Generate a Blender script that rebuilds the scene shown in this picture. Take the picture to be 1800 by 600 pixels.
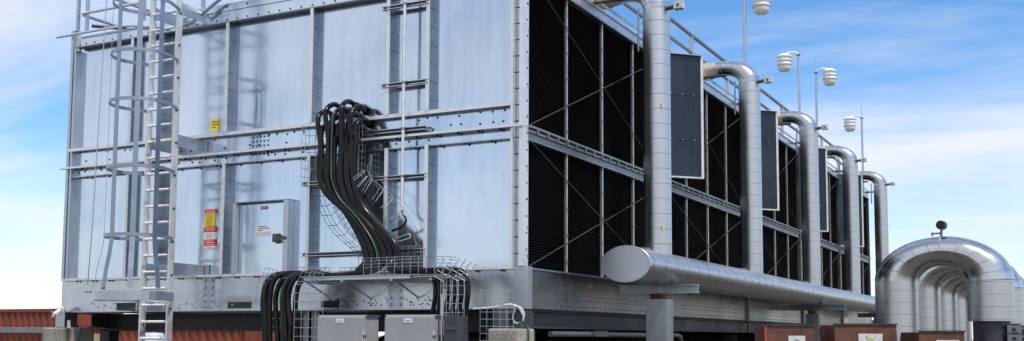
import bpy, bmesh, math, random
from mathutils import Vector, Matrix
random.seed(7)
R = math.radians
scene = bpy.context.scene
for o in list(bpy.data.objects):
    bpy.data.objects.remove(o)

# ------------------------------------------------------------------ camera
cam_data = bpy.data.cameras.new('camera')
cam = bpy.data.objects.new('camera', cam_data)
scene.collection.objects.link(cam)
yaw, pit, rol = 0.481724827, 0.0904498365, 0.00529290655
fw = Vector((-math.sin(yaw)*math.cos(pit), math.cos(yaw)*math.cos(pit), math.sin(pit)))
r0 = Vector((math.cos(yaw), math.sin(yaw), 0))
u0 = r0.cross(fw)
rr = r0*math.cos(rol) + u0*math.sin(rol)
uu = -r0*math.sin(rol) + u0*math.cos(rol)
m = Matrix((rr, uu, -fw)).transposed().to_4x4()
m.translation = Vector((5.222, -10.273, 1.6))
cam.matrix_world = m
cam_data.sensor_width = 36.0
cam_data.lens = 1898.6/1800*36
cam_data.shift_y = 118.73/1800
cam_data.clip_end = 6000
scene.camera = cam

# ------------------------------------------------------------------ sky and sun
SUN_DIR = Vector((0.44, -0.24, 0.88)).normalized()
SUN_EL = math.asin(SUN_DIR.z)
SUN_AZ = math.atan2(SUN_DIR.x, SUN_DIR.y)
world = bpy.data.worlds.new('World')
scene.world = world
world.use_nodes = True
wt = world.node_tree
for n in list(wt.nodes):
    wt.nodes.remove(n)
def wn(t, **k):
    n = wt.nodes.new(t)
    for a, b in k.items():
        setattr(n, a, b)
    return n
wl = wt.links.new
w_out = wn('ShaderNodeOutputWorld')
sky = wn('ShaderNodeTexSky', sky_type='NISHITA', sun_disc=False, sun_elevation=SUN_EL, sun_rotation=SUN_AZ,
         altitude=300, air_density=1.0, dust_density=0.2, ozone_density=5.0)
bg_sky = wn('ShaderNodeBackground'); bg_sky.inputs['Strength'].default_value = 0.15
hsv = wn('ShaderNodeHueSaturation'); hsv.inputs['Saturation'].default_value = 1.18; hsv.inputs['Value'].default_value = 1.05
wl(sky.outputs[0], hsv.inputs['Color']); wl(hsv.outputs[0], bg_sky.inputs['Color'])
bg_cl = wn('ShaderNodeBackground'); bg_cl.inputs['Color'].default_value = (0.98, 0.98, 1.0, 1)
bg_cl.inputs['Strength'].default_value = 0.84
tc = wn('ShaderNodeTexCoord')
sep = wn('ShaderNodeSeparateXYZ'); wl(tc.outputs['Generated'], sep.inputs[0])
zp = wn('ShaderNodeMath', operation='MAXIMUM'); wl(sep.outputs['Z'], zp.inputs[0]); zp.inputs[1].default_value = 0.0
za = wn('ShaderNodeMath', operation='ADD'); wl(zp.outputs[0], za.inputs[0]); za.inputs[1].default_value = 0.16
dx = wn('ShaderNodeMath', operation='DIVIDE'); wl(sep.outputs['X'], dx.inputs[0]); wl(za.outputs[0], dx.inputs[1])
dy = wn('ShaderNodeMath', operation='DIVIDE'); wl(sep.outputs['Y'], dy.inputs[0]); wl(za.outputs[0], dy.inputs[1])
cmb = wn('ShaderNodeCombineXYZ'); wl(dx.outputs[0], cmb.inputs[0]); wl(dy.outputs[0], cmb.inputs[1])
mp = wn('ShaderNodeMapping'); wl(cmb.outputs[0], mp.inputs['Vector'])
mp.inputs['Rotation'].default_value = (0, 0, R(-22)); mp.inputs['Scale'].default_value = (0.75, 1.9, 1)
mp.inputs['Location'].default_value = (3.1, 1.7, 0)
n1 = wn('ShaderNodeTexNoise'); wl(mp.outputs[0], n1.inputs['Vector'])
n1.inputs['Scale'].default_value = 0.65; n1.inputs['Detail'].default_value = 9; n1.inputs['Roughness'].default_value = 0.6
n1.inputs['Distortion'].default_value = 0.55
cr = wn('ShaderNodeValToRGB'); wl(n1.outputs['Fac'], cr.inputs[0])
cr.color_ramp.elements[0].position = 0.40; cr.color_ramp.elements[0].color = (0, 0, 0, 1)
cr.color_ramp.elements[1].position = 0.68; cr.color_ramp.elements[1].color = (1, 1, 1, 1)
# more cloud low down
hz = wn('ShaderNodeMapRange'); wl(sep.outputs['Z'], hz.inputs[0])
hz.inputs['From Min'].default_value = 0.0; hz.inputs['From Max'].default_value = 0.20
hz.inputs['To Min'].default_value = 0.42; hz.inputs['To Max'].default_value = 0.0
mx = wn('ShaderNodeMath', operation='ADD', use_clamp=True); wl(cr.outputs[0], mx.inputs[0]); wl(hz.outputs[0], mx.inputs[1])
ml = wn('ShaderNodeMath', operation='MULTIPLY'); # unseen cloud added behind the camera to brighten the end wall's reflections
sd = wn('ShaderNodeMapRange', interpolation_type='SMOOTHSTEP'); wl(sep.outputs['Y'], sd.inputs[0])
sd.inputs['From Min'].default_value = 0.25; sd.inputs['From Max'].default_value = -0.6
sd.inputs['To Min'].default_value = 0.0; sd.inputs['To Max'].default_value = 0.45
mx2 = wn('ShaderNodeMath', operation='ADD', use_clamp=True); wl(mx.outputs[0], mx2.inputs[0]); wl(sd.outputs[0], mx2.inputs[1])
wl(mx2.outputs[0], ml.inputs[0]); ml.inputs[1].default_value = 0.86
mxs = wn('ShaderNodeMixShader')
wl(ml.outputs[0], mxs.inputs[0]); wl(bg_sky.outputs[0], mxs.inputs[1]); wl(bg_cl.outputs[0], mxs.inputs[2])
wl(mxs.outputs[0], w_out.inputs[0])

sl = bpy.data.lights.new('sun', 'SUN'); sl.energy = 3.2; sl.angle = R(0.55); sl.color = (1.0, 0.95, 0.87)
sun = bpy.data.objects.new('sun', sl); scene.collection.objects.link(sun)
sun.rotation_euler = SUN_DIR.to_track_quat('Z', 'Y').to_euler()
sun.location = SUN_DIR*50

vs = scene.view_settings
vs.view_transform = 'Standard'; vs.look = 'None'; vs.gamma = 1; vs.use_curve_mapping = False
vs.exposure = 0.24
scene.render.engine = 'CYCLES'
scene.cycles.use_denoising = True
scene.cycles.max_bounces = 8

# ------------------------------------------------------------------ materials
def newmat(name):
    mt = bpy.data.materials.new(name); mt.use_nodes = True
    nt = mt.node_tree
    b = nt.nodes['Principled BSDF']
    return mt, nt, b
def noise_mat(name, c1, c2, rough=0.6, metal=0.0, scale=4.0, stretch=(1, 1, 1), rvar=0.1, bump=0.0, bscale=None,
              detail=5, lo=0.35, hi=0.65, spec=None):
    mt, nt, b = newmat(name)
    L = nt.links.new
    tc = nt.nodes.new('ShaderNodeTexCoord')
    mp = nt.nodes.new('ShaderNodeMapping'); mp.inputs['Scale'].default_value = stretch
    L(tc.outputs['Object'], mp.inputs[0])
    n = nt.nodes.new('ShaderNodeTexNoise'); n.inputs['Scale'].default_value = scale; n.inputs['Detail'].default_value = detail
    n.inputs['Roughness'].default_value = 0.6
    L(mp.outputs[0], n.inputs['Vector'])
    r = nt.nodes.new('ShaderNodeMapRange'); r.inputs['From Min'].default_value = lo; r.inputs['From Max'].default_value = hi
    L(n.outputs['Fac'], r.inputs[0])
    mix = nt.nodes.new('ShaderNodeMix'); mix.data_type = 'RGBA'
    mix.inputs[6].default_value = (*c1, 1); mix.inputs[7].default_value = (*c2, 1)
    L(r.outputs[0], mix.inputs[0]); L(mix.outputs[2], b.inputs['Base Color'])
    r2 = nt.nodes.new('ShaderNodeMapRange'); r2.inputs['To Min'].default_value = max(0.02, rough-rvar); r2.inputs['To Max'].default_value = rough+rvar
    L(r.outputs[0], r2.inputs[0]); L(r2.outputs[0], b.inputs['Roughness'])
    b.inputs['Metallic'].default_value = metal
    if spec is not None:
        b.inputs['Specular IOR Level'].default_value = spec
    if bump:
        n2 = nt.nodes.new('ShaderNodeTexNoise'); n2.inputs['Scale'].default_value = bscale or scale*6; n2.inputs['Detail'].default_value = 4
        L(tc.outputs['Object'], n2.inputs['Vector'])
        bp = nt.nodes.new('ShaderNodeBump'); bp.inputs['Strength'].default_value = bump; bp.inputs['Distance'].default_value = 0.02
        L(n2.outputs['Fac'], bp.inputs['Height']); L(bp.outputs[0], b.inputs['Normal'])
    return mt
def galv_mat(name, c1, c2, rough, metal, wav=0.25, spangle=1.0, span=(0.5, 1.15), drift=1.1):
    """hot-dip galvanised sheet: spangle cells, dull drifts, slightly wavy sheet"""
    mt, nt, b = newmat(name)
    L = nt.links.new; N = nt.nodes.new
    tc = N('ShaderNodeTexCoord')
    v = N('ShaderNodeTexVoronoi'); v.inputs['Scale'].default_value = 38
    L(tc.outputs['Object'], v.inputs['Vector'])
    n = N('ShaderNodeTexNoise'); n.inputs['Scale'].default_value = drift; n.inputs['Detail'].default_value = 6; n.inputs['Distortion'].default_value = 0.6
    L(tc.outputs['Object'], n.inputs['Vector'])
    mp = N('ShaderNodeMapping'); mp.inputs['Scale'].default_value = (7, 7, 0.5); L(tc.outputs['Object'], mp.inputs[0])
    st = N('ShaderNodeTexNoise'); st.inputs['Scale'].default_value = 1.6; st.inputs['Detail'].default_value = 5
    L(mp.outputs[0], st.inputs['Vector'])
    sv = N('ShaderNodeSeparateColor'); L(v.outputs['Color'], sv.inputs[0])
    a = N('ShaderNodeMath'); a.operation = 'MULTIPLY_ADD'; L(sv.outputs[0], a.inputs[0]); a.inputs[1].default_value = 0.22*spangle
    L(n.outputs['Fac'], a.inputs[2])
    a2 = N('ShaderNodeMath'); a2.operation = 'MULTIPLY_ADD'; L(st.outputs['Fac'], a2.inputs[0]); a2.inputs[1].default_value = 0.45; L(a.outputs[0], a2.inputs[2])
    r = N('ShaderNodeMapRange'); r.inputs['From Min'].default_value = span[0]; r.inputs['From Max'].default_value = span[1]
    L(a2.outputs[0], r.inputs[0])
    mix = N('ShaderNodeMix'); mix.data_type = 'RGBA'; mix.inputs[6].default_value = (*c1, 1); mix.inputs[7].default_value = (*c2, 1)
    L(r.outputs[0], mix.inputs[0]); L(mix.outputs[2], b.inputs['Base Color'])
    r2 = N('ShaderNodeMapRange'); r2.inputs['To Min'].default_value = rough-0.07; r2.inputs['To Max'].default_value = rough+0.12
    L(r.outputs[0], r2.inputs[0]); L(r2.outputs[0], b.inputs['Roughness'])
    b.inputs['Metallic'].default_value = metal
    nb = N('ShaderNodeTexNoise'); nb.inputs['Scale'].default_value = 1.1; nb.inputs['Detail'].default_value = 2
    L(tc.outputs['Object'], nb.inputs['Vector'])
    bp = N('ShaderNodeBump'); bp.inputs['Strength'].default_value = wav; bp.inputs['Distance'].default_value = 0.03
    L(nb.outputs['Fac'], bp.inputs['Height']); L(bp.outputs[0], b.inputs['Normal'])
    return mt
M = {}
M['panel'] = galv_mat('galvanised_sheet', (0.49, 0.58, 0.69), (0.74, 0.82, 0.91), 0.14, 0.92, 0.26, 0.22, (0.55, 1.05), 0.6)
M['galv'] = galv_mat('galvanised_steel', (0.42, 0.46, 0.52), (0.56, 0.60, 0.65), 0.34, 0.92, 0.1, 0.5)
M['cage'] = galv_mat('cage_flat_bar', (0.26, 0.30, 0.37), (0.38, 0.42, 0.49), 0.34, 0.9, 0.05, 0.5)
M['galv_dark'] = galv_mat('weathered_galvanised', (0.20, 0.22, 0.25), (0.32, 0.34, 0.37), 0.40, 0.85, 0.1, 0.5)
M['clad'] = galv_mat('aluminium_cladding', (0.52, 0.535, 0.56), (0.66, 0.67, 0.68), 0.36, 1.0, 0.06, 0.25)
M['seam'] = noise_mat('cladding_seam', (0.22, 0.22, 0.23), (0.36, 0.36, 0.37), 0.45, 0.8, 6)
M['white_metal'] = noise_mat('pale_galvanised_tube', (0.66, 0.68, 0.70), (0.80, 0.81, 0.82), 0.35, 0.6, 8)
M['black'] = noise_mat('black_fill_plastic', (0.0015, 0.0015, 0.002), (0.006, 0.006, 0.0065), 0.8, 0.0, 1.3, spec=0.06)
M['cable'] = noise_mat('black_cable_jacket', (0.003, 0.003, 0.0035), (0.009, 0.009, 0.010), 0.24, 0.0, 6, (1, 1, 1), 0.06, spec=0.3)
M['green'] = noise_mat('green_cable_jacket', (0.02, 0.06, 0.045), (0.04, 0.11, 0.08), 0.35, 0.0, 6)
M['dark_steel'] = noise_mat('dark_painted_steel', (0.030, 0.034, 0.042), (0.075, 0.08, 0.09), 0.5, 0.3, 3, (1, 1, 1), 0.1, 0.1)
M['baffle'] = galv_mat('dark_baffle_sheet', (0.025, 0.035, 0.05), (0.06, 0.078, 0.10), 0.36, 0.85, 0.1, 0.5)
M['rail_steel'] = noise_mat('blue_grey_rail_steel', (0.16, 0.19, 0.24), (0.24, 0.28, 0.33), 0.4, 0.6, 6)
M['lit_edge'] = noise_mat('painted_lit_edge', (0.50, 0.52, 0.54), (0.62, 0.64, 0.66), 0.5, 0.1, 6)  # pale tone paints the baffle edges as lit
M['basin_side'] = galv_mat('shaded_basin_sheet', (0.17, 0.18, 0.19), (0.32, 0.335, 0.35), 0.30, 0.92, 0.12, 0.6)  # basin sheet darkened: shade and the header's reflection put into its colour
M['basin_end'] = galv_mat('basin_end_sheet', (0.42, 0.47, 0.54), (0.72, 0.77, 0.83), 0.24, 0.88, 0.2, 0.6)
M['fin'] = galv_mat('reflection_tinted_fin', (0.20, 0.24, 0.30), (0.32, 0.37, 0.43), 0.36, 0.9, 0.05, 0.4)  # dark blue-grey puts the reflected sky into the fin colour
M['mull'] = galv_mat('dull_louvre_frame', (0.26, 0.275, 0.29), (0.38, 0.40, 0.42), 0.42, 0.85, 0.05, 0.5)
M['brace'] = noise_mat('dull_brace_rod', (0.05, 0.05, 0.052), (0.09, 0.09, 0.092), 0.7, 0.2, 6)
M['clad_shiny'] = noise_mat('polished_cladding', (0.48, 0.49, 0.51), (0.66, 0.66, 0.67), 0.22, 1.0, 2.5, (1, 1, 1), 0.06, 0.02, 6)
M['hole'] = noise_mat('dark_hole', (0.01, 0.01, 0.011), (0.03, 0.03, 0.03), 0.7, 0.0, 5)  # near-black colour stands for shade on bolt heads and in holes
M['cabinet'] = noise_mat('grey_cabinet_paint', (0.30, 0.31, 0.32), (0.35, 0.36, 0.37), 0.45, 0.0, 5, (1, 1, 1), 0.08, 0.03)
M['cabinet_side'] = M['cabinet']
M['concrete'] = noise_mat('concrete', (0.21, 0.20, 0.165), (0.35, 0.33, 0.28), 0.9, 0.0, 3.5, (1, 1, 1), 0.05, 0.5, 30)
M['red_paint'] = noise_mat('oxide_red_paint', (0.17, 0.034, 0.016), (0.26, 0.058, 0.030), 0.7, 0.0, 2.0, (3, 3, 0.6), 0.1, 0.05)
M['rust'] = noise_mat('rusty_brown_paint', (0.08, 0.030, 0.019), (0.17, 0.064, 0.038), 0.6, 0.1, 4, (1, 1, 1), 0.12, 0.2)
M['red_edge'] = noise_mat('red_edge_paint', (0.35, 0.03, 0.015), (0.45, 0.06, 0.03), 0.5, 0.0, 5)
M['yellow'] = noise_mat('yellow_label', (0.75, 0.55, 0.02), (0.82, 0.62, 0.04), 0.5, 0.0, 6)
M['red'] = noise_mat('red_label', (0.62, 0.03, 0.02), (0.70, 0.05, 0.03), 0.5, 0.0, 6)
M['faded_red'] = noise_mat('faded_red_mark', (0.20, 0.03, 0.025), (0.30, 0.06, 0.05), 0.6, 0.0, 20)
M['white'] = noise_mat('white_paint', (0.74, 0.75, 0.76), (0.82, 0.82, 0.82), 0.5, 0.0, 6)
M['offwhite'] = noise_mat('grey_white_paint', (0.50, 0.50, 0.48), (0.62, 0.61, 0.57), 0.6, 0.0, 14)
M['ygreen'] = noise_mat('yellow_green_print', (0.42, 0.45, 0.10), (0.50, 0.52, 0.18), 0.6, 0.0, 20)
M['ink'] = noise_mat('dark_ink', (0.05, 0.05, 0.05), (0.08, 0.08, 0.08), 0.6, 0.0, 6)
M['cloth'] = noise_mat('white_cloth', (0.70, 0.70, 0.69), (0.80, 0.80, 0.78), 0.85, 0.0, 9, (1, 1, 1), 0.05, 0.5, 40)
M['tan'] = noise_mat('tan_insulation', (0.42, 0.37, 0.29), (0.55, 0.49, 0.40), 0.5, 0.6, 5)
M['ply'] = noise_mat('pale_plywood', (0.42, 0.34, 0.18), (0.52, 0.43, 0.25), 0.7, 0.0, 3, (1, 8, 1))
M['blue_plastic'] = noise_mat('pale_blue_plastic', (0.50, 0.58, 0.68), (0.60, 0.66, 0.74), 0.4, 0.0, 6)
M['ground'] = noise_mat('dry_ground', (0.20, 0.155, 0.09), (0.36, 0.29, 0.16), 0.95, 0.0, 0.35, (1, 1, 1), 0.03, 0.6, 3.0, 8)
M['gravel'] = noise_mat('gravel_pad', (0.055, 0.052, 0.047), (0.11, 0.10, 0.088), 0.95, 0.0, 6, (1, 1, 1), 0.03, 0.8, 40, 8)
M['grass'] = noise_mat('dry_grass', (0.30, 0.27, 0.10), (0.50, 0.44, 0.20), 0.9, 0.0, 4)
def glass_mat():
    mt, nt, b = newmat('frosted_lamp_glass')
    n = nt.nodes.new('ShaderNodeTexNoise'); n.inputs['Scale'].default_value = 12
    r = nt.nodes.new('ShaderNodeMapRange'); r.inputs['To Min'].default_value = 0.12; r.inputs['To Max'].default_value = 0.3
    nt.links.new(n.outputs['Fac'], r.inputs[0]); nt.links.new(r.outputs[0], b.inputs['Roughness'])
    b.inputs['Base Color'].default_value = (0.78, 0.78, 0.74, 1)
    b.inputs['Transmission Weight'].default_value = 0.15
    b.inputs['IOR'].default_value = 1.3
    return mt
M['glass'] = glass_mat()

# ------------------------------------------------------------------ helpers
SQ = 1/1.45      # the photographed place is low and wide: round sections are this much lower than wide
class MB:
    def __init__(s):
        s.v = []; s.f = []; s.mi = []; s.sm = []; s.mats = []
    def _m(s, mat):
        if mat not in s.mats:
            s.mats.append(mat)
        return s.mats.index(mat)
    def add(s, vs, fs, mat, smooth=False):
        b = len(s.v); s.v += [Vector(p) for p in vs]; k = s._m(mat)
        for f in fs:
            s.f.append([b+i for i in f]); s.mi.append(k); s.sm.append(smooth)
        return s
    def box(s, x0, y0, z0, x1, y1, z1, mat):
        x0, x1 = min(x0, x1), max(x0, x1); y0, y1 = min(y0, y1), max(y0, y1); z0, z1 = min(z0, z1), max(z0, z1)
        vs = [(x0, y0, z0), (x1, y0, z0), (x1, y1, z0), (x0, y1, z0), (x0, y0, z1), (x1, y0, z1), (x1, y1, z1), (x0, y1, z1)]
        return s.add(vs, [(3, 2, 1, 0), (4, 5, 6, 7), (0, 1, 5, 4), (1, 2, 6, 5), (2, 3, 7, 6), (3, 0, 4, 7)], mat)
    def bar(s, a, b, w, h, mat, up=(0, 0, 1)):
        """rectangular bar from a to b, w across, h along up"""
        a = Vector(a); b = Vector(b); d = (b-a).normalized(); up = Vector(up)
        x = d.cross(up)
        if x.length < 1e-4: x = d.cross(Vector((1, 0, 0)))
        x.normalize(); y = x.cross(d).normalized()
        vs = [p + x*sx*w/2 + y*sy*h/2 for p in (a, b) for sx, sy in ((-1, -1), (1, -1), (1, 1), (-1, 1))]
        return s.add(vs, [(0, 1, 2, 3), (7, 6, 5, 4), (0, 4, 5, 1), (1, 5, 6, 2), (2, 6, 7, 3), (3, 7, 4, 0)], mat)
    def tube(s, pts, rad, mat, n=8, sq=False, caps=True, closed=False):
        P = [Vector(p) for p in pts]
        if sq: P = [Vector((p.x, p.y, p.z/SQ)) for p in P]
        rads = rad if isinstance(rad, (list, tuple)) else [rad]*len(P)
        T = []
        for i in range(len(P)):
            if closed:
                d = P[(i+1) % len(P)]-P[i-1]
            else:
                d = P[min(i+1, len(P)-1)]-P[max(i-1, 0)]
            T.append(d.normalized())
        t = T[0]; ref = Vector((0, 0, 1)) if abs(t.z) < 0.9 else Vector((1, 0, 0))
        nx = t.cross(ref).normalized()
        vs = []
        for i, p in enumerate(P):
            nx = (nx - T[i]*nx.dot(T[i])).normalized(); ny = T[i].cross(nx)
            for k in range(n):
                a = 2*math.pi*k/n
                vs.append(p + (nx*math.cos(a)+ny*math.sin(a))*rads[i])
        if sq: vs = [Vector((q.x, q.y, q.z*SQ)) for q in vs]
        fs = []
        L = len(P)
        for i in range(L if closed else L-1):
            j = (i+1) % L
            for k in range(n):
                k2 = (k+1) % n
                fs.append((i*n+k, i*n+k2, j*n+k2, j*n+k))
        s.add(vs, fs, mat, True)
        if caps and not closed:
            # caps get vertices of their own so that they do not bend the shading of the sides
            s.add(vs[:n], [tuple(range(n-1, -1, -1))], mat)
            s.add(vs[-n:], [tuple(range(n))], mat)
        return s
    def lathe(s, prof, cx, cy, mat, n=20):
        """prof: list of (r, z)"""
        vs = []
        for r_, z_ in prof:
            for k in range(n):
                a = 2*math.pi*k/n
                vs.append((cx+r_*math.cos(a), cy+r_*math.sin(a), z_))
        fs = []
        for i in range(len(prof)-1):
            for k in range(n):
                k2 = (k+1) % n
                fs.append((i*n+k, i*n+k2, (i+1)*n+k2, (i+1)*n+k))
        s.add(vs, fs, mat, True)
        return s
    def disc(s, c, nrm, rad, h, mat, n=8):
        c = Vector(c); nrm = Vector(nrm).normalized()
        return s.tube([c, c+nrm*h], rad, mat, n)
    def build(s, name, parent=None, bevel=0):
        me = bpy.data.meshes.new(name)
        org = parent_origin(parent)
        me.from_pydata([p-org for p in s.v], [], s.f)
        for k in s.mats: me.materials.append(M[k])
        me.polygons.foreach_set('material_index', s.mi)
        me.polygons.foreach_set('use_smooth', s.sm)
        bm = bmesh.new(); bm.from_mesh(me)
        bmesh.ops.recalc_face_normals(bm, faces=bm.faces)
        bm.to_mesh(me); bm.free()
        me.update()
        o = bpy.data.objects.new(name, me); scene.collection.objects.link(o)
        if parent: o.parent = parent
        if bevel:
            md = o.modifiers.new('bevel', 'BEVEL'); md.width = bevel; md.segments = 2; md.limit_method = 'ANGLE'
        return o
def parent_origin(p):
    v = Vector((0, 0, 0))
    while p:
        v += Vector(p.location); p = p.parent
    return v
def tag(o, label=None, cat=None, group=None, kind=None):
    if label: o['label'] = label
    if cat: o['category'] = cat
    if group: o['group'] = group
    if kind: o['kind'] = kind
    return o
def thing(name, loc, label, cat, group=None):
    o = bpy.data.objects.new(name, None); scene.collection.objects.link(o)
    o.location = loc; o.empty_display_size = 0.2
    return tag(o, label, cat, group)
def dup(root, loc, label=None):
    def cp(o, par):
        c = o.copy(); scene.collection.objects.link(c); c.parent = par
        for ch in list(o.children): cp(ch, c)
        return c
    r = cp(root, None); r.location = loc
    if label: r['label'] = label
    return r
def smooth_path(pts, n=8):
    """Catmull-Rom through pts"""
    P = [Vector(p) for p in pts]; out = []
    for i in range(len(P)-1):
        p0 = P[max(i-1, 0)]; p1 = P[i]; p2 = P[i+1]; p3 = P[min(i+2, len(P)-1)]
        for k in range(n):
            t = k/n
            out.append(0.5*((2*p1)+(p2-p0)*t+(2*p0-5*p1+4*p2-p3)*t*t+(3*p1-p0-3*p2+p3)*t**3))
    out.append(P[-1])
    return out

# ------------------------------------------------------------------ ground
def sheet(name, x0, y0, x1, y1, z, mat):
    b = MB(); b.add([(x0, y0, z), (x1, y0, z), (x1, y1, z), (x0, y1, z)], [(0, 1, 2, 3)], mat)
    return tag(b.build(name), kind='structure')
sheet('ground', -2500, -2500, 2500, 2500, 0, 'ground')
sheet('gravel_pad', -30, -40, 16, 36, 0.004, 'gravel')

# ------------------------------------------------------------------ cooling tower
Z_B0, Z_B1 = 1.90, 2.325        # basin
Z_L, Z_U = 3.85, 4.115          # middle band
Z_T = 5.54                      # underside of the top fascia
Z_TOP = 5.80
W = -7.05
CELL, PITCH, NC = 4.27, 4.37, 5
tower = thing('cooling_tower', (-3.5, 0, 1.9), 'long galvanised steel cooling tower with black louvred side on a raised steel base', 'cooling tower')
fins = [-5.81, -5.27, -4.15, -2.82, -1.71, -1.17]
edges = [-6.93] + fins + [-0.10]
# end wall sheets: upper and lower row
for i in range(len(edges)-1):
    a, c = edges[i]+0.002, edges[i+1]-0.002
    MB().box(a, 0, Z_U, c, 0.03, Z_T+0.02, 'panel').build('end_panel', tower)
    MB().box(a, 0, Z_B1, c, 0.03, 3.74, 'panel').build('end_panel', tower)
def bolts_row(b, pts, nrm, r_=0.010, h=0.008, mat='hole'):
    for p in pts: b.disc(p, nrm, r_, h, mat, 6)
# band plates between the two rails
rng = random.Random(3)
for a, c in ((W+0.1, -4.9), (-4.9, -2.3), (-2.3, -0.1)):
    b = MB().box(a+0.002, -0.012, 3.74, c-0.002, 0.03, Z_U-0.002, 'panel')
    pts = []
    x = a+0.10
    while x < c-0.05:
        for z in (3.80, 3.94, 4.05):
            if rng.random() < 0.42: pts.append((x+rng.uniform(-.03, .03), -0.012, z+rng.uniform(-.012, .012)))
        x += 0.14
    bolts_row(b, pts, (0, -1, 0), 0.012)
    if a < -4 and a > -6:
        for ix in range(5):
            for iz in range(5):
                bolts_row(b, [(-3.78+ix*0.06, -0.012, 3.82+iz*0.055)], (0, -1, 0), 0.011)
    b.build('band_plate', tower)
# fins (mullions), with bolt ticks
def fin(x, z0, z1):
    b = MB().box(x-0.010, -0.10, z0, x+0.010, -0.001, z1, 'fin').box(x-0.035, -0.112, z0, x+0.010, -0.1005, z1, 'white_metal')  # dark web and pale front strip paint the shaded and lit faces
    z = z0+0.12
    while z < z1-0.05:
        b.box(x+0.0105, -0.075, z, x+0.012, -0.015, z+0.007, 'hole'); z += 0.21
    b.build('mullion', tower)
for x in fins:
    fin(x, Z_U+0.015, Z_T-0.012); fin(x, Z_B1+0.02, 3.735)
# corner posts
def post_right():
    b = MB()
    b.box(-0.13, -0.09, Z_B1+.02, -0.10, 0.0, Z_TOP, 'white_metal')
    b.box(-0.099, -0.02, Z_B1+.02, -0.035, 0.02, Z_TOP, 'galv')
    b.box(-0.034, -0.07, Z_B1+.02, 0.015, 0.05, Z_TOP, 'white_metal')
    z = Z_B1+0.15
    while z < Z_TOP:
        b.box(-0.097, -0.024, z, -0.037, -0.0205, z+0.012, 'hole'); b.disc((0.015, 0.02, z+.05), (1, 0, 0), 0.010, 0.006, 'hole', 6); z += 0.18
    b.build('corner_post', tower)
post_right()
b = MB().box(W, -0.07, Z_B1+.02, W+0.05, 0.05, Z_TOP, 'galv').box(W+0.051, -0.02, Z_B1+.02, W+0.10, 0.02, Z_TOP, 'white_metal')
b.box(W+0.101, -0.09, Z_B1+.02, W+0.135, 0.0, Z_TOP-.3, 'galv')
b.build('corner_post', tower)
# rails across the end wall
MB().box(W+0.06, -0.10, Z_U-0.002, -0.131, -0.001, Z_U+0.012, 'white_metal').box(W+0.06, -0.10, Z_U-0.03, -0.131, -0.092, Z_U-0.0025, 'white_metal').build('rail', tower)
b = MB().box(W-0.06, -0.125, Z_L-0.006, 0.05, -0.091, Z_L+0.020, 'white_metal').box(W+0.06, -0.09, Z_L-0.004, -0.131, -0.013, Z_L+0.006, 'galv')
x = W+0.3
while x < -0.2:
    b.disc((x, -0.05, Z_L-0.004), (0, 0, -1), 0.014, 0.018, 'hole', 6); x += 0.27
b.build('rail', tower)
b = MB().box(W+0.06, -0.075, 3.725, -0.131, -0.001, 3.738, 'galv')
x = W+0.4
while x < -0.2:
    b.disc((x, -0.04, 3.725), (0, 0, -1), 0.014, 0.018, 'hole', 6); x += 0.33
b.build('rail', tower)
b = MB().box(W+0.02, -0.09, Z_B1-0.012, -0.10, 0, Z_B1+0.018, 'white_metal')
x = W+0.3
while x < -0.2:
    b.disc((x, -0.06, Z_B1-0.012), (0, 0, -1), 0.016, 0.02, 'hole', 6); x += 0.31
b.build('rail', tower)
# basin end: two plates with a bolted splice
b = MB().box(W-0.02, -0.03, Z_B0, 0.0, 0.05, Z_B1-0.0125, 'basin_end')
b.box(W-0.14, -0.10, Z_B0-0.014, 0.02, 0.05, Z_B0-0.0005, 'galv')
for xs in (-4.42, -1.62):
    b.box(xs-0.10, -0.036, Z_B0, xs+0.10, -0.0305, Z_B1-0.02, 'galv')
    for dxs in (-0.06, 0.06):
        for iz in range(5): b.disc((xs+dxs, -0.036, Z_B0+0.05+iz*0.08), (0, -1, 0), 0.022, 0.016, 'galv', 6)
for k in range(60):
    x = rng.uniform(-2.6, -0.9); z = Z_B0+rng.uniform(0.03, 0.13)
    b.disc((x, -0.03, z), (0, -1, 0), 0.009, 0.005, 'hole', 6)
for k in range(70):
    x = rng.uniform(W+0.3, -4.0); z = Z_B0+rng.uniform(0.02, 0.12)
    b.disc((x, -0.03, z), (0, -1, 0), 0.009, 0.006, 'galv_dark' if k % 2 else 'white_metal', 6)
b.box(-4.10, -0.033, Z_B0+0.02, -3.72, -0.0305, Z_B0+0.10, 'hole')
b.box(-2.66, -0.033, Z_B0+0.02, -2.40, -0.0305, Z_B0+0.10, 'hole')
b.build('basin', tower)
# top fascia of the end wall
b = MB().box(-6.90, -0.03, Z_T, -0.132, 0.02, Z_TOP-0.09, 'panel').box(-5.0, -0.045, Z_TOP-0.0895, -0.132, 0.02, Z_TOP, 'panel')
b.box(-6.9, -0.11, Z_T-0.012, -0.132, -0.0305, Z_T+0.004, 'galv_dark')
x = -6.8
while x < -0.3:
    b.disc((x, -0.03, 5.60), (0, -1, 0), 0.011, 0.008, 'hole', 6)
    if int(x*10) % 3 == 0: b.disc((x, -0.045, 5.76), (0, -1, 0), 0.012, 0.008, 'hole', 6)
    x += 0.17
b.build('fascia', tower)
MB().tube([(-7.28, -0.12, 5.725), (-6.2, -0.12, 5.725), (-5.9, -0.10, 5.72), (-5.3, -0.10, 5.62)], 0.018, 'white_metal').tube([(-6.6, -0.12, 5.80), (-6.1, 0.4, 5.80)], 0.024, 'dark_steel').build('lifting_bar', tower)
MB().tube([(-4.95, -0.13, 5.57), (-4.75, -0.13, 5.60), (-4.25, -0.13, 5.86)], 0.022, 'galv').build('brace_rod', tower)
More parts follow.
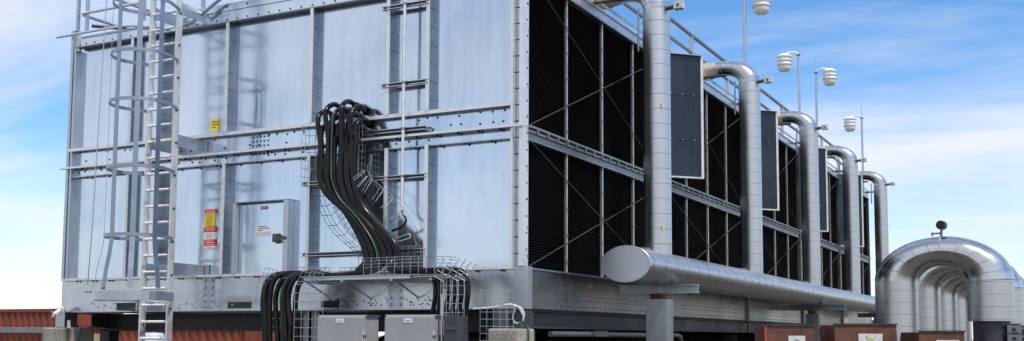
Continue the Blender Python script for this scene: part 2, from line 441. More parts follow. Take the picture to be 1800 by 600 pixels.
# access door
b = MB().box(-3.93, -0.045, Z_B1+0.022, -3.20, -0.002, 3.19, 'panel')
door = b.build('access_door', tower)
b = MB().box(-3.99, -0.11, Z_B1+0.02, -3.935, -0.0015, 3.215, 'galv').box(-3.195, -0.11, Z_B1+0.02, -3.12, -0.0015, 3.215, 'galv')
b.box(-3.99, -0.10, 3.2155, -3.12, -0.0015, 3.228, 'galv_dark')
b.build('door_frame', door)
b = MB().box(-3.34, -0.062, 2.70, -3.29, -0.0455, 2.82, 'ink').box(-3.33, -0.12, 2.715, -3.30, -0.0625, 2.735, 'ink').box(-3.33, -0.12, 2.785, -3.30, -0.0625, 2.805, 'ink')
b.box(-3.335, -0.135, 2.71, -3.295, -0.1205, 2.81, 'ink').box(-3.29, -0.135, 2.74, -3.15, -0.115, 2.775, 'ink')
b.build('handle', door)
MB().box(-3.60, -0.049, 3.125, -3.49, -0.0455, 3.165, 'red').box(-3.585, -0.051, 3.141, -3.505, -0.0492, 3.149, 'white').build('door_notice', door)
b = MB()
b.box(-3.66, -0.049, 2.85, -3.43, -0.0455, 2.935, 'white')
for k, (xa, xb) in enumerate(((-3.645, -3.50), (-3.645, -3.45), (-3.645, -3.56))):
    b.box(xa, -0.051, 2.915-k*0.024, xb, -0.0492, 2.923-k*0.024, 'ink')
b.box(-3.655, -0.0488, 2.80, -3.44, -0.0455, 2.8495, 'offwhite')
b.build('name_plate', door)

# long side, cell by cell
def louver(y0, y1, z0, z1):
    b = MB(); n = int((z1-z0)/0.030); dz = (z1-z0)/n
    vs = []; fs = []
    for k in range(n):
        za = z0+k*dz
        i = len(vs)
        vs += [(-0.045, y0, za), (-0.045, y1, za), (-0.027, y1, za+dz*0.5), (-0.027, y0, za+dz*0.5), (-0.045, y1, za+dz), (-0.045, y0, za+dz)]
        fs += [(i, i+1, i+2, i+3), (i+3, i+2, i+4, i+5)]
    b.add(vs, fs, 'black')
    return b
for c in range(NC):
    Y0 = c*PITCH; Y1 = Y0+CELL
    ms = [Y0+0.05] + [Y0+CELL*k/4 for k in (1, 2, 3)] + [Y1-0.03]
    for k in range(4):
        a, e = ms[k]+0.012, ms[k+1]-0.012
        louver(a, e, Z_L+0.03, 5.57).build('louver_panel', tower)
        louver(a, e, Z_B1+0.01, 3.72).build('louver_panel', tower)
    for k, y in enumerate(ms):
        b = MB().box(-0.02, y-0.012, Z_L+0.03, 0.006, y+0.012, 5.57, 'mull').box(-0.02, y-0.012, Z_B1+0.01, 0.006, y+0.012, 3.715, 'mull').box(0.0065, y-0.004, Z_L+0.03, 0.014, y+0.012, 5.57, 'white_metal').box(0.0065, y-0.004, Z_B1+0.01, 0.014, y+0.012, 3.715, 'white_metal')
        for z0, z1 in ((Z_L+0.03, 5.5), (Z_B1+0.02, 3.7)):
            z = z0+0.1
            while z < z1:
                b.box(0.0145, y-0.014, z, 0.020, y+0.014, z+0.02, 'seam'); z += 0.31
        b.build('louver_mullion', tower)
    # middle beam: two bright ledges and a web
    b = MB().box(-0.05, Y0+0.05, Z_L+0.004, 0.055, Y1, Z_L+0.026, 'mull').box(-0.05, Y0+0.05, Z_L-0.045, 0.04, Y1, Z_L-0.028, 'mull')
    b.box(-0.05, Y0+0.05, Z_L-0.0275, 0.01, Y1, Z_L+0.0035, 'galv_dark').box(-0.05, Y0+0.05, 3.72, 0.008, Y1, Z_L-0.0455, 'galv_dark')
    b.box(-0.05, Y0+0.05, 3.716, 0.03, Y1, 3.7195, 'galv')
    y = Y0+0.2
    while y < Y1-0.1:
        b.box(0.0405, y, Z_L-0.04, 0.06, y+0.03, Z_L+0.0035, 'galv_dark'); y += 0.26
    b.build('mid_beam', tower)
    b = MB().box(-0.05, Y0, 5.572, 0.02, Y1, 5.70, 'galv').box(-0.05, Y0, 5.555, 0.05, Y1, 5.5715, 'galv_dark').box(-0.3, Y0, 5.7005, 0.04, Y1, 5.715, 'white_metal')
    y = Y0+0.3
    while y < Y1:
        b.box(0.0205, y, 5.56, 0.03, y+0.05, 5.60, 'galv_dark'); y += 0.55
    b.build('top_beam', tower)
    for z0, z1 in ((Z_L+0.03, 5.56), (Z_B1+0.02, 3.71)):
        MB().tube([(0.022, Y0+0.06, z0), (0.022, Y1-0.05, z1)], 0.005, 'brace', 6).build('cross_brace', tower)
        MB().tube([(0.036, Y0+0.06, z1), (0.036, Y1-0.05, z0)], 0.005, 'brace', 6).build('cross_brace', tower)
    # casing behind
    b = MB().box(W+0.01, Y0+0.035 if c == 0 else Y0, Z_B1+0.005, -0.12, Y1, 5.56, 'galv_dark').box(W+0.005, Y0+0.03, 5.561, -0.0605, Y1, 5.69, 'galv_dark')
    b.build('cell_casing', tower)
    # basin along the side
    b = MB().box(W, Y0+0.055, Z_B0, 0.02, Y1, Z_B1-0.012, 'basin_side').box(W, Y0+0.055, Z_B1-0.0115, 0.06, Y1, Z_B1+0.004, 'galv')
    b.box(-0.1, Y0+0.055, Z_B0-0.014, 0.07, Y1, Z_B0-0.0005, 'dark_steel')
    nn = 26 if c < 3 else 14
    for k in range(nn):
        y = Y0+0.75+k*(CELL-0.9)/nn
        for j, z in enumerate((1.94, 2.02, 2.07)):
            b.disc((0.02, y+(0.07 if j == 1 else 0)+rng.uniform(-.01, .01), z), (1, 0, 0), 0.010, 0.005, 'hole', 6)
    if c == 0:
        b.box(0.0205, 1.64, 2.165, 0.024, 1.78, 2.185, 'faded_red'); b.box(0.0205, 1.66, 2.19, 0.024, 1.76, 2.208, 'faded_red')
    b.build('basin', tower)
    b = MB().box(-0.12, Y1-0.07, Z_B0, 0.03, Y1+0.01, 5.56, 'dark_steel')
    b.build('cell_post', tower)
    # slanted wind baffle standing out from the side
    if c < 4:
        yb = Y0+4.34; L = 0.46 if c == 0 else 0.48
        d = Vector((0.7071, 0.7071, 0)); nn_ = Vector((0.7071, -0.7071, 0))
        a0 = Vector((0.0, yb, 0)); a1 = Vector((L, yb+L, 0))
        b = MB()
        b.bar(a0+Vector((0, 0, 4.80)), a1+Vector((0, 0, 4.80)), 0.012, 1.80, 'baffle')
        b.bar(a1+Vector((0, 0, 3.89)), a1+Vector((0, 0, 5.71)), 0.042, 0.04, 'lit_edge', up=tuple(nn_))
        b.bar(a0+Vector((0, 0, 3.895))+nn_*0.02, a1+Vector((0, 0, 3.895))+nn_*0.02, 0.06, 0.022, 'lit_edge')
        b.bar(a0+Vector((0, 0, 5.706))+nn_*0.02, a1+Vector((0, 0, 5.706))+nn_*0.02, 0.06, 0.012, 'galv')
        for zz in (4.45, 5.12):
            b.bar(a0+Vector((0, 0, zz))+nn_*0.009, a1+Vector((0, 0, zz))+nn_*0.009, 0.006, 0.02, 'baffle')
            for q in (0.12, 0.26, 0.40): b.disc(a0+d*q*1.3+nn_*0.012+Vector((0, 0, zz)), tuple(nn_), 0.008, 0.006, 'galv', 6)
        b.build('wind_baffle', tower)
    # rails lying along the roof edge and lifting stubs
    b = MB().tube([(0.02, Y0, 5.80), (0.02, Y1, 5.80)], 0.016, 'dark_steel', 6).tube([(0.06, Y0, 5.765), (0.06, Y1, 5.765)], 0.010, 'white_metal', 6)
    b.box(-0.02, Y0+.1, 5.7155, 0.0, Y0+.14, 5.79, 'galv').box(-0.02, Y1-.14, 5.7155, 0.0, Y1-.1, 5.79, 'galv')
    b.build('edge_rail', tower)
    MB().tube([(0.0, Y0+1.85, 5.74), (0.42, Y0+1.85, 5.74)], 0.022, 'dark_steel', 8).build('lifting_bar', tower)
    MB().tube([(0.0, Y0+3.9, 5.72), (0.30, Y0+3.9, 5.72)], 0.022, 'dark_steel', 8).build('lifting_bar', tower)

# roof guard rail along the near edge and the end
gr = thing('guard_rail', (-0.3, 0, 5.715), 'grey two-bar guard rail along the roof edge above the black louvres', 'railing')
XR = -0.30
MB().tube([(XR, 3.6, 6.60), (XR, 21.5, 6.60)], 0.032, 'rail_steel', 8).build('top_rail', gr)
MB().tube([(XR, 3.6, 6.30), (XR, 21.5, 6.30)], 0.030, 'rail_steel', 8).build('mid_rail', gr)
for k in range(9):
    y = 4.6+k*2.07
    MB().box(XR-0.03, y-0.03, 5.716, XR+0.03, y+0.03, 6.58, 'galv').build('post', gr)
ge = thing('guard_rail', (-6.95, 0, 5.80), 'grey roof guard rail at the far left corner beside the ladder cage', 'railing')
MB().tube([(-6.93, 0.0, 6.05), (-5.75, 0.0, 6.05)], 0.022, 'white_metal').tube([(-6.93, 0.0, 6.42), (-5.75, 0.0, 6.42)], 0.022, 'white_metal').build('front_bar', ge)
MB().tube([(-6.93, 0.02, 6.03), (-6.93, 6.0, 6.03)], 0.022, 'galv').tube([(-6.93, 0.02, 6.42), (-6.93, 6.0, 6.42)], 0.022, 'galv').build('side_bar', ge)
for p in ((-6.99, -0.02), (-6.87, 0.03), (-6.93, 3.0), (-5.75, 0.0)):
    MB().box(p[0]-0.02, p[1]-0.02, 5.80, p[0]+0.02, p[1]+0.02, 6.44, 'galv').build('post', ge)
MB().box(-4.78, 0.05, 5.801, -4.74, 0.09, 6.5, 'galv').build('post', ge)
fd = thing('fan_housing', (-3.4, 2.2, 5.70), 'white fan housing edge showing above the end wall of the tower', 'fan housing')
b = MB(); prof = [(1.55, 5.72), (1.55, 5.95), (1.45, 6.05), (1.42, 6.32), (1.48, 6.38), (1.44, 6.40), (1.38, 6.32)]
b.lathe(prof, -3.3, 2.1, 'white', 40); b.build('shroud', fd)
MB().box(-4.3, 0.12, 5.80, -2.6, 0.4, 5.93, 'white').build('base_box', fd)

# ------------------------------------------------------------------ caged ladder
lad = thing('caged_ladder', (-4.825, -0.5, 0), 'galvanised caged ladder fixed to the left part of the tower end wall', 'ladder')
LX0, LX1, LY = -5.05, -4.60, -0.5
for x in (LX0, LX1):
    b = MB().box(x-0.012, LY-0.045, 0.05, x+0.012, LY+0.045, 6.6, 'white_metal')
    if x == LX1:
        z = 1.5
        while z < 6.5:
            b.disc((x+0.012, LY, z), (1, 0, 0), 0.014, 0.01, 'hole', 6); z += 0.41
    b.build('rail', lad)
z = 0.32
while z < 6.5:
    MB().tube([(LX0+0.013, LY, z), (LX1-0.013, LY, z)], 0.017, 'white', 8).build('rung', lad); z += 0.2045
CX, CY, CR = -4.825, -0.86, 0.37
def cage_pt(a, z, rr_=CR): return Vector((CX+rr_*math.cos(a), CY-rr_*0.98*math.sin(a), z))
for z in (5.64, 4.99, 4.395, 3.59, 2.77, 6.25):
    b = MB(); pts = [Vector((LX1+0.012, LY, z))] + [cage_pt(a, z) for a in [R(-12+k*204/20) for k in range(21)]] + [Vector((LX0-0.012, LY, z))]
    for i in range(len(pts)-1):
        b.bar(pts[i], pts[i+1], 0.008, 0.042, 'cage')
    b.build('hoop', lad)
for i, a in enumerate((8, 50, 92, 132, 172)):
    a = R(a)
    flare = [(2.75, 0), (2.55, 0.05), (2.35, 0.13), (2.14, 0.18)]
    b = MB(); p_prev = cage_pt(a, 6.7, CR-0.008)
    for z, e in flare:
        p = cage_pt(a, z, CR-0.008+e*0.55)
        d = Vector((math.cos(a), -math.sin(a), 0))
        t_ = Vector((-d.y, d.x, 0))
        b.bar(p_prev, p, 0.006, 0.062, 'cage', up=tuple(t_)); p_prev = p
    b.build('cage_bar', lad)
b = MB(); pts = [Vector((LX1+0.06, LY, 2.05))] + [cage_pt(R(k*180/16), 2.05, CR+0.1) for k in range(17)] + [Vector((LX0-0.06, LY, 2.05))]
for i in range(len(pts)-1): b.bar(pts[i], pts[i+1], 0.006, 0.11, 'galv')
b.build('bottom_band', lad)
for z in (2.40, 3.99, 5.66):
    for x in (LX0, LX1):
        b = MB().bar((x+0.016, LY+0.02, z), (x+0.016, -0.014, z), 0.008, 0.15, 'galv').box(x+0.021, -0.022, z-0.075, x+0.16, -0.0135, z+0.075, 'galv')
        for dz in (-0.04, 0.0, 0.04): b.disc((x+0.09, -0.022, z+dz), (0, -1, 0), 0.012, 0.008, 'hole', 6)
        b.build('wall_bracket', lad)
MB().tube([(-5.62, -0.9, 2.12), (-5.5, -0.62, 2.12), (-5.35, -0.3, 2.05)], 0.012, 'galv').tube([(-5.30, -1.0, 6.6), (-5.38, -1.0, 4.3), (-5.42, -1.0, 2.9), (-5.52, -0.95, 2.2)], 0.006, 'galv', 6).build('safety_wire', lad)
sh = thing('small_shelf', (-5.6, -0.2, 1.98), 'small angle bracket with white plate low on the basin left of the ladder', 'bracket')
MB().box(-5.72, -0.35, 1.995, -5.30, -0.031, 2.01, 'white_metal').build('plate', sh)
MB().box(-5.70, -0.34, 1.90, -5.68, -0.031, 1.9945, 'galv').build('leg', sh)
MB().box(-5.34, -0.34, 1.90, -5.32, -0.031, 1.9945, 'galv').build('leg', sh)

# ------------------------------------------------------------------ wall signs
sg = MB().box(-4.50, -0.006, 4.18, -4.345, -0.0015, 4.33, 'yellow')
for k, w in enumerate((0.10, 0.11, 0.07)): sg.box(-4.475, -0.008, 4.29-k*0.035, -4.475+w, -0.0065, 4.30-k*0.035, 'ink')
tag(sg.build('yellow_label'), 'small square yellow label on the upper end wall right of the ladder', 'label')
ws = thing('warning_sign', (-4.44, -0.004, 2.7), 'stack of red, yellow and white warning stickers on the lower wall', 'warning sign')
for z0, z1, m_ in ((3.125, 3.178, 'red'), (2.955, 3.124, 'yellow'), (2.885, 2.954, 'red'), (2.795, 2.884, 'white'), (2.712, 2.794, 'red'), (2.68, 2.711, 'white')):
    xa = -4.55 if m_ != 'yellow' else -4.545
    xb = -4.335 if m_ != 'yellow' else -4.365
    b = MB().box(xa, -0.006, z0, xb, -0.0015, z1, m_)
    ln = 'white' if m_ == 'red' else 'ink'
    k = z1-0.018
    while k > z0+0.012:
        b.box(xa+0.025, -0.0075, k-0.005, xb-0.025-rng.random()*0.05, -0.0062, k, ln); k -= 0.022
    b.build('sticker', ws)

# ------------------------------------------------------------------ strut channels and conduit
def strut(xa, xb, z, label, y=-0.13):
    b = MB()
    b.box(xa, y+0.034, z-0.022, xb, y+0.0405, z+0.022, 'dark_steel').box(xa, y, z+0.013, xb, y+0.0335, z+0.022, 'galv').box(xa, y, z-0.022, xb, y+0.0335, z-0.013, 'galv')
    for xe in (xa+0.03, xb-0.03): b.box(xe-0.02, y+0.041, z-0.02, xe+0.02, -0.002, z+0.02, 'galv')
    tag(b.build('strut_channel'), label, 'strut', 'steel strut channels fixed across the wall')
strut(-1.80, -1.17, 5.376, 'topmost short steel strut carrying the white conduit at the picture top')
strut(-1.80, -1.17, 4.462, 'short steel strut behind the conduit halfway up the upper wall row')
strut(-2.05, -1.17, 3.388, 'steel strut right of the cables, on the lower wall row')
strut(-2.90, -1.17, 2.545, 'long steel strut across the wall just above the cable trays')
strut(-2.07, -1.20, 3.93, 'steel strut over the middle band just right of the cable tops')
strut(-2.92, -2.60, 3.392, 'stub of steel strut left of the black cables')
cd = thing('conduit', (-1.46, -0.16, 2.8), 'thin white vertical conduit ending in a black flexible tail', 'conduit')
MB().tube([(-1.46, -0.165, 5.95), (-1.46, -0.165, 3.0)], 0.019, 'white_metal', 10).build('pipe', cd)
MB().tube(smooth_path([(-1.46, -0.165, 3.0), (-1.44, -0.17, 2.95), (-1.38, -0.20, 2.89), (-1.40, -0.22, 2.82), (-1.50, -0.22, 2.78), (-1.56, -0.20, 2.77)]), 0.014, 'cable', 8).build('flexible_tail', cd)
b = MB()
for z in (5.376, 4.462, 3.93, 3.388): b.tube([(-1.46, -0.165, z-0.012), (-1.46, -0.165, z+0.012)], 0.024, 'galv_dark', 10)
b.build('clamp', cd)

# ------------------------------------------------------------------ cable trays (wire baskets)
ct = thing('cable_tray', (-1.9, -0.3, 2.2), 'zinc wire basket cable tray winding down and across the end wall', 'cable tray')
WR = 0.0036
def basket(name, lines, mat='galv'):
    b = MB()
    for l in lines: b.tube(l, WR, mat, 4, caps=False)
    b.build(name, ct)
def grid(o, u, v, nu, nv):
    o = Vector(o); u = Vector(u); v = Vector(v); ls = []
    for i in range(nu+1): ls.append([o+u*(i/nu), o+u*(i/nu)+v])
    for j in range(nv+1): ls.append([o+v*(j/nv), o+v*(j/nv)+u])
    return ls
# upright run: back, left and right sides
L = grid((-2.86, -0.07, 3.36), (0.82, 0, 0), (0, 0, 0.72), 8, 7) + grid((-2.86, -0.07, 3.36), (0, -0.14, 0), (0, 0, 0.72), 2, 7) + grid((-2.04, -0.07, 3.36), (0, -0.26, 0), (0, 0, 0.72), 4, 10)
basket('upright_run', L)
# slanting run: follows the S of the cables
def spath(t):  # t 0..1 down the S, centre line
    P = smooth_path([(-2.30, 0, 3.52), (-2.28, 0, 3.34), (-2.12, 0, 3.08), (-1.86, 0, 2.88), (-1.68, 0, 2.70), (-1.62, 0, 2.48)], 8)
    k = t*(len(P)-1); i = min(int(k), len(P)-2)
    return P[i].lerp(P[i+1], k-i)
def soff(t, off, y):
    p = spath(t); q = spath(min(t+0.02, 1))-spath(max(t-0.02, 0)); nrm = Vector((-q.z, 0, q.x)).normalized()
    if nrm.x < 0: nrm = -nrm
    return p+nrm*off+Vector((0, y, 0))
lines = []
for off, y in ((0.36, -0.07), (0.42, -0.25), (-0.37, -0.07), (-0.38, -0.14), (-0.39, -0.21)):
    lines.append([soff(k/24, off, y) for k in range(25)])
for k in range(17):
    t = k/16
    lines.append([soff(t, -0.39, -0.21), soff(t, -0.37, -0.07), soff(t, -0.20, -0.07)])
basket('slanting_run', lines, 'galv_dark')
lines = []
for k in range(7):
    t = 0.28+k*0.10
    lines += [[soff(t, 0.27, -0.37), soff(t, 0.44, -0.37), soff(t+0.025, 0.44, -0.37), soff(t+0.025, 0.27, -0.37)]]
basket('slanting_rungs', lines, 'white_metal')

# level run: floor, front fence and a solid tray plate
lines = grid((-2.75, -0.62, 2.24), (2.2, 0, 0), (0, 0.52, 0), 22, 5)
fence = lambda x, z: Vector((x, -0.66, z))
for z in (2.33, 2.365, 2.40, 2.43):
    lines.append([(-1.66, -0.55, z), (-1.60, -0.66, z), (-1.2, -0.69, z), (-0.8, -0.69, z), (-0.45, -0.66, z-0.02)])
for k in range(12):
    x = -1.60+k*0.1
    lines.append([(x, -0.685, 2.25), (x, -0.685, 2.435)])
lines += grid((-2.35, -0.10, 2.26), (0.7, 0, 0), (0, 0, 0.12), 9, 3) + grid((-3.0, -0.10, 2.26), (0.35, 0, 0), (0, 0, 0.14), 5, 3)
lines += grid((-1.66, -0.10, 2.42), (0.42, 0, 0), (0, 0, 0.18), 5, 4)
basket('level_run', lines)
MB().box(-2.62, -0.60, 2.212, -1.05, -0.10, 2.222, 'galv').box(-2.62, -0.605, 2.205, -1.05, -0.6005, 2.25, 'galv').box(-1.0, -0.62, 2.216, -0.62, -0.12, 2.226, 'tan').build('tray_plate', ct)
for x in (-2.5, -1.95, -1.3, -0.8):
    b = MB()
    b.bar((x, -0.6, 2.195), (x, -0.031, 2.195), 0.03, 0.02, 'galv').bar((x, -0.50, 2.188), (x, -0.035, 2.02), 0.02, 0.012, 'galv')
    b.build('support_arm', ct)
# left drop: side ladders of wire either side of the cables
lines = grid((-2.50, -0.72, 1.2), (0.30, 0.12, 0), (0, 0, 0.96), 4, 10) + grid((-3.22, -0.35, 1.2), (0.22, 0, 0), (0, 0, 0.98), 3, 10)
for x, dx_ in ((-3.06, 0.05), (-2.50, 0.06), (-2.38, 0.05)):
    lines += grid((x, -0.68, 2.20), (0.10, 0, 0.16), (0.10+dx_, 0.03, -0.03), 3, 3)
basket('left_drop', lines)
lines = grid((-0.60, -0.72, 1.2), (0.28, 0, 0), (0, 0, 1.0), 4, 11) + grid((-0.60, -0.66, 1.2), (0, 0.5, 0), (0, 0, 1.0), 4, 8) + grid((-0.30, -0.42, 1.55), (0.34, 0.1, 0), (0, 0, 0.52), 5, 7) + grid((-0.95, -0.30, 1.5), (0.30, 0, 0), (0, 0, 0.66), 5, 7)
for x in (-0.70, -0.52, -0.44):
    lines += grid((x, -0.70, 2.22), (0.13, 0, 0.17), (0.10, 0.03, -0.06), 3, 2)
basket('right_drop', lines)

# ------------------------------------------------------------------ power cables
tops = [(-2.58, 4.20), (-2.46, 4.27), (-2.355, 4.21), (-2.25, 4.285), (-2.10, 4.215)]
NCAB = 17
CRAD = 0.027
GREEN = 6
for rank in range(NCAB):
    w = (rank-8)/8                       # -1 .. 1 across the bundle
    layer = rank % 3                         # 2 is the back layer
    if layer != 2:
        fr = (rank//3)*2+layer
        tx, tz = tops[min(fr//2, 4)]
        gx = tx+0.04+(0.0 if fr % 2 == 0 else 0.06); gz = tz-(0.0 if fr % 2 == 0 else 0.16)
    else:
        gx = -2.27+0.20*w+rng.uniform(-.01, .01); gz = 3.98+rng.uniform(-.03, .03)
    jit = lambda s=0.010: rng.uniform(-s, s)
    yb = -0.33 if layer != 2 else -0.25
    u = 0.255*w
    pts = [(gx, -0.02, gz-0.01), (gx, -0.10, gz+0.02), (gx+jit(), -0.19, gz+0.025), (gx+jit(), yb+0.03, gz-0.04), (gx+jit(0.02), yb-0.01, gz-0.15)]
    pts += [(-2.235+u+jit(0.02), yb+jit(), 3.80+jit(0.02)), (-2.25+u*1.0+jit(), yb, 3.56), (-2.235+u*1.02, yb+jit(), 3.36-0.03*w), (-2.13+u*1.0, yb, 3.13-0.08*w), (-1.91+u*0.92, yb+jit(), 2.92-0.09*w), (-1.73+u*0.86, yb, 2.72-0.03*w), (-1.64+u*0.86, yb, 2.58), (-1.61+u*0.86, yb, 2.44)]
    left = rank < 11
    if left:
        k = rank
        kk = (0, 0.9, 1.4, 1.8, 2.7, 3.2, 3.7, 4.6, 5.0, 5.5, 6.4)[k]
        back = k in (2, 5, 8)
        xd = -3.01+kk*0.076+jit(0.008)
        yo = -0.40 if back else (-0.52-0.035*(k % 2))
        zt = 2.29-0.012*(k % 3)
        pts += [(-1.70+u*0.7, yb-0.06, 2.33), (-1.95+u*0.4, -0.30-0.020*k, 2.275), (-2.35, -0.22-0.030*k, 2.27), (xd+0.28, yo+0.08, zt+0.01), (xd+0.10, yo-0.03, zt-0.002), (xd+0.01, yo-0.09, zt-0.085), (xd-0.035+jit(), yo-0.10, 2.00), (xd-0.025+jit(0.016), yo-0.09, 1.70), (xd-0.01+jit(0.016), yo-0.08, 1.40), (xd+0.02, yo-0.05, 0.9), (xd, yo, 0.3), (xd, yo, 0.03)]
    else:
        k = rank-11
        xd = (-0.84, -0.76, -0.67, -0.50, -0.43, -0.36)[k]
        yo = (-0.42, -0.46, -0.44, -0.60, -0.58, -0.56)[k]
        pts += [(-1.52+u*0.5, yb-0.08, 2.33), (-1.25, -0.35-0.04*k, 2.29), (xd-0.30, yo+0.02, 2.29), (xd-0.09, yo, 2.27), (xd-0.01, yo-0.02, 2.18), (xd+0.01, yo-0.03, 2.03), (xd-0.02+jit(), yo-0.02, 1.80), (xd+jit(), yo, 1.4), (xd, yo, 0.6), (xd, yo, 0.03)]
    path = smooth_path(pts, 6)
    b = MB().tube(path, CRAD*rng.uniform(0.86, 1.12), 'cable', 10)
    b.disc((gx, -0.001, gz-0.005), (0, -1, 0), 0.052, 0.05, 'cable', 12)
    green = rank == GREEN
    if green:
        b.tube([p+Vector((0.012, -CRAD-0.004, 0.004)) for p in path[10:]], 0.010, 'green', 6)
    o = b.build('power_cable')
    lab = ('black power cable with a green earth lead taped along it, in the left drop' if green else
           ('black power cable in the bundle that drops left of the grey cabinets' if left else 'black power cable in the thin group that drops right of the grey cabinets'))
    tag(o, lab, 'cable', 'black power cables')

# ------------------------------------------------------------------ grey cabinets
def cabinet(x0, x1, label):
    y0, y1, z0, z1 = -1.0, -0.72, 1.0, 1.80
    t = thing('electrical_cabinet', ((x0+x1)/2, -0.86, 0), label, 'cabinet', 'grey electrical cabinets below the tower end')
    MB().box(x0, y0+0.02, z0, x1, y1, z1, 'cabinet').build('body', t, 0.006)
    dr = MB().box(x0+0.004, y0-0.012, z0+0.01, x1-0.004, y0+0.0195, z1-0.012, 'cabinet').build('door', t, 0.005)
    MB().box((x0+x1)/2-0.05, y0-0.016, z1-0.07, (x0+x1)/2+0.05, y0-0.0125, z1-0.03, 'white').box((x0+x1)/2-0.035, y0-0.0175, z1-0.055, (x0+x1)/2+0.035, y0-0.0162, z1-0.048, 'ink').build('name_plate', dr)
    MB().box((x0+x1)/2-0.03, y0-0.03, z0+0.18, (x0+x1)/2+0.03, y0-0.0125, z0+0.30, 'ink').build('latch', dr)
    for z in (z0+0.15, z1-0.18): MB().box(x1+0.0005, y0-0.005, z-0.018, x1+0.014, y0+0.05, z+0.018, 'white_metal').build('hinge', t)
    MB().box(x0-0.02, y0+0.03, z1+0.0005, x1+0.02, y1, z1+0.012, 'galv').build('rain_hood', t)
    for x in (x0+0.06, x1-0.06): MB().box(x-0.025, -0.78, 0.0, x+0.025, -0.73, z0-0.0005, 'galv').build('leg', t)
cabinet(-1.955, -1.365, 'left grey electrical cabinet, next to the thick black cable drop')
cabinet(-1.095, -0.515, 'right grey electrical cabinet, beside the wire mesh drop')
t = thing('isolator_box', (-0.30, -0.9, 0), 'narrow dark grey upright box right of the two grey cabinets', 'switch box')
MB().box(-0.42, -0.95, 1.0, -0.26, -0.74, 1.80, 'dark_steel').build('body', t, 0.005)
MB().box(-0.415, -0.965, 1.66, -0.265, -0.9505, 1.69, 'ink').build('latch', t)
MB().box(-0.37, -0.88, 0, -0.31, -0.80, 0.9995, 'galv').build('leg', t)
for x in (-0.46,):
    tag(MB().tube([(x, -0.92, 0.02), (x, -0.92, 2.02)], 0.013, 'galv', 8).build('conduit'), 'thin pale upright conduit between right cabinet and dark switch box', 'conduit')

# ------------------------------------------------------------------ header pipe, risers
def ringed(b, path_pts, rad, n=28, step=0.185, sq=True, ring=0.006, mat='clad'):
    b.tube(path_pts, rad, mat, n, sq=sq)
HX, HZ, HR = 0.65, 2.43, 0.302
hp = thing('header_pipe', (HX, 1.15, 0), 'big clad header pipe running level along the tower base with flat round end', 'pipe')
HY0, HY1 = 1.30, 21.2
b = MB().tube([(HX, HY0, HZ), (HX, HY1, HZ)], HR, 'clad', 40, sq=True)
y = HY0+0.12
while y < HY1:
    b.tube([(HX, y, HZ), (HX, y+0.010, HZ)], HR*1.006, 'seam', 40, sq=True, caps=True); y += 0.42
b.build('cladding', hp)
b = MB().tube([(HX, HY0-0.02, HZ), (HX, HY0-0.0005, HZ)], HR*0.985, 'galv', 40, sq=True)
b.tube([(HX+HR*math.cos(R(k*9)), HY0-0.012, HZ+HR*SQ*math.sin(R(k*9))) for k in range(40)], 0.009, 'clad', 6, closed=True)
for k in range(16):
    a = R(k*22.5+5); b.disc((HX+HR*0.9*math.cos(a), HY0-0.0205, HZ+HR*SQ*0.9*math.sin(a)), (0, -1, 0), 0.006, 0.004, 'seam', 6)
b.build('end_cap', hp)

RR = 0.172
def make_riser():
    y0 = 2.37
    t = thing('riser_pipe', (HX, y0, HZ), '', 'pipe', 'clad riser pipes along the louvred side')
    zt = 5.985; eh, ev = 0.42, 0.42*SQ
    zs = zt-ev
    b = MB().tube([(HX, y0, HZ+0.1), (HX, y0, zs)], RR, 'clad', 32, sq=True)
    z = HZ+0.30
    while z < zs+0.01:
        b.tube([(HX, y0, z), (HX, y0, z+0.006)], RR*1.012, 'seam', 32, sq=True); z += 0.187
    b.build('upright', t)
    arc = [(HX-eh+eh*math.cos(a), y0, zs+ev*math.sin(a)) for a in [R(k*90/14) for k in range(15)]]
    b = MB().tube(arc, RR*1.003, 'clad_shiny', 32, sq=True)
    for k in (2, 4, 6, 8, 10, 12, 14):
        i = k; p = Vector(arc[i]); q = Vector(arc[max(i-1, 0)])
        d = (p-q)*0.12
        b.tube([p-d, p+d], RR*1.012, 'seam' if k in (2, 14) else 'clad_shiny', 32, sq=True, caps=True)
    b.build('elbow', t)
    b = MB().tube([(HX-eh, y0, zt), (HX-eh-0.08, y0, zt)], RR, 'clad_shiny', 28, sq=True)
    b.tube([(HX-eh-0.0805, y0, zt), (HX-eh-0.20, y0, zt-0.01), (HX-eh-0.26, y0, zt-0.02), (-2.0, y0, zt-0.02)], [RR*1.02, RR*1.12, RR*1.2, RR*1.2], 'tan', 28, sq=True)
    b.build('branch', t)
    b = MB().tube([(HX-0.235, y0-0.02, 5.75), (HX-0.235, y0-0.02, 5.2)], 0.014, 'galv', 8)
    b.build('drain_pipe', t)
    sb = MB().box(HX+0.265, y0-0.12, 5.655, HX+0.385, y0-0.02, 5.75, 'offwhite').disc((HX+0.325, y0-0.12, 5.70), (0, -1, 0), 0.018, 0.006, 'ink', 8).build('sensor_box', t, 0.004)
    sb2 = MB().tube([(HX+0.15, y0-0.06, 5.69), (HX+0.264, y0-0.06, 5.70)], 0.03, 'ink', 8).build('sensor_arm', sb)
    MB().box(HX-0.24, y0-0.25, HZ+0.175, HX-0.10, y0-0.13, HZ+0.26, 'galv').build('junction_box', t)
    return t
riser = make_riser()
rl = ['nearest clad riser pipe, its top elbow cut off by the picture edge', 'second clad riser pipe from the front, with elbow below the tall first lamp pole',
      'third clad riser pipe from the front, in the middle of the row', 'fourth clad riser pipe, last but one and just left of the sky gap', 'farthest clad riser pipe, standing against the open sky']
riser['label'] = rl[0]
for k in range(1, 5): dup(riser, (HX, 2.37+k*4.37, HZ), rl[k])

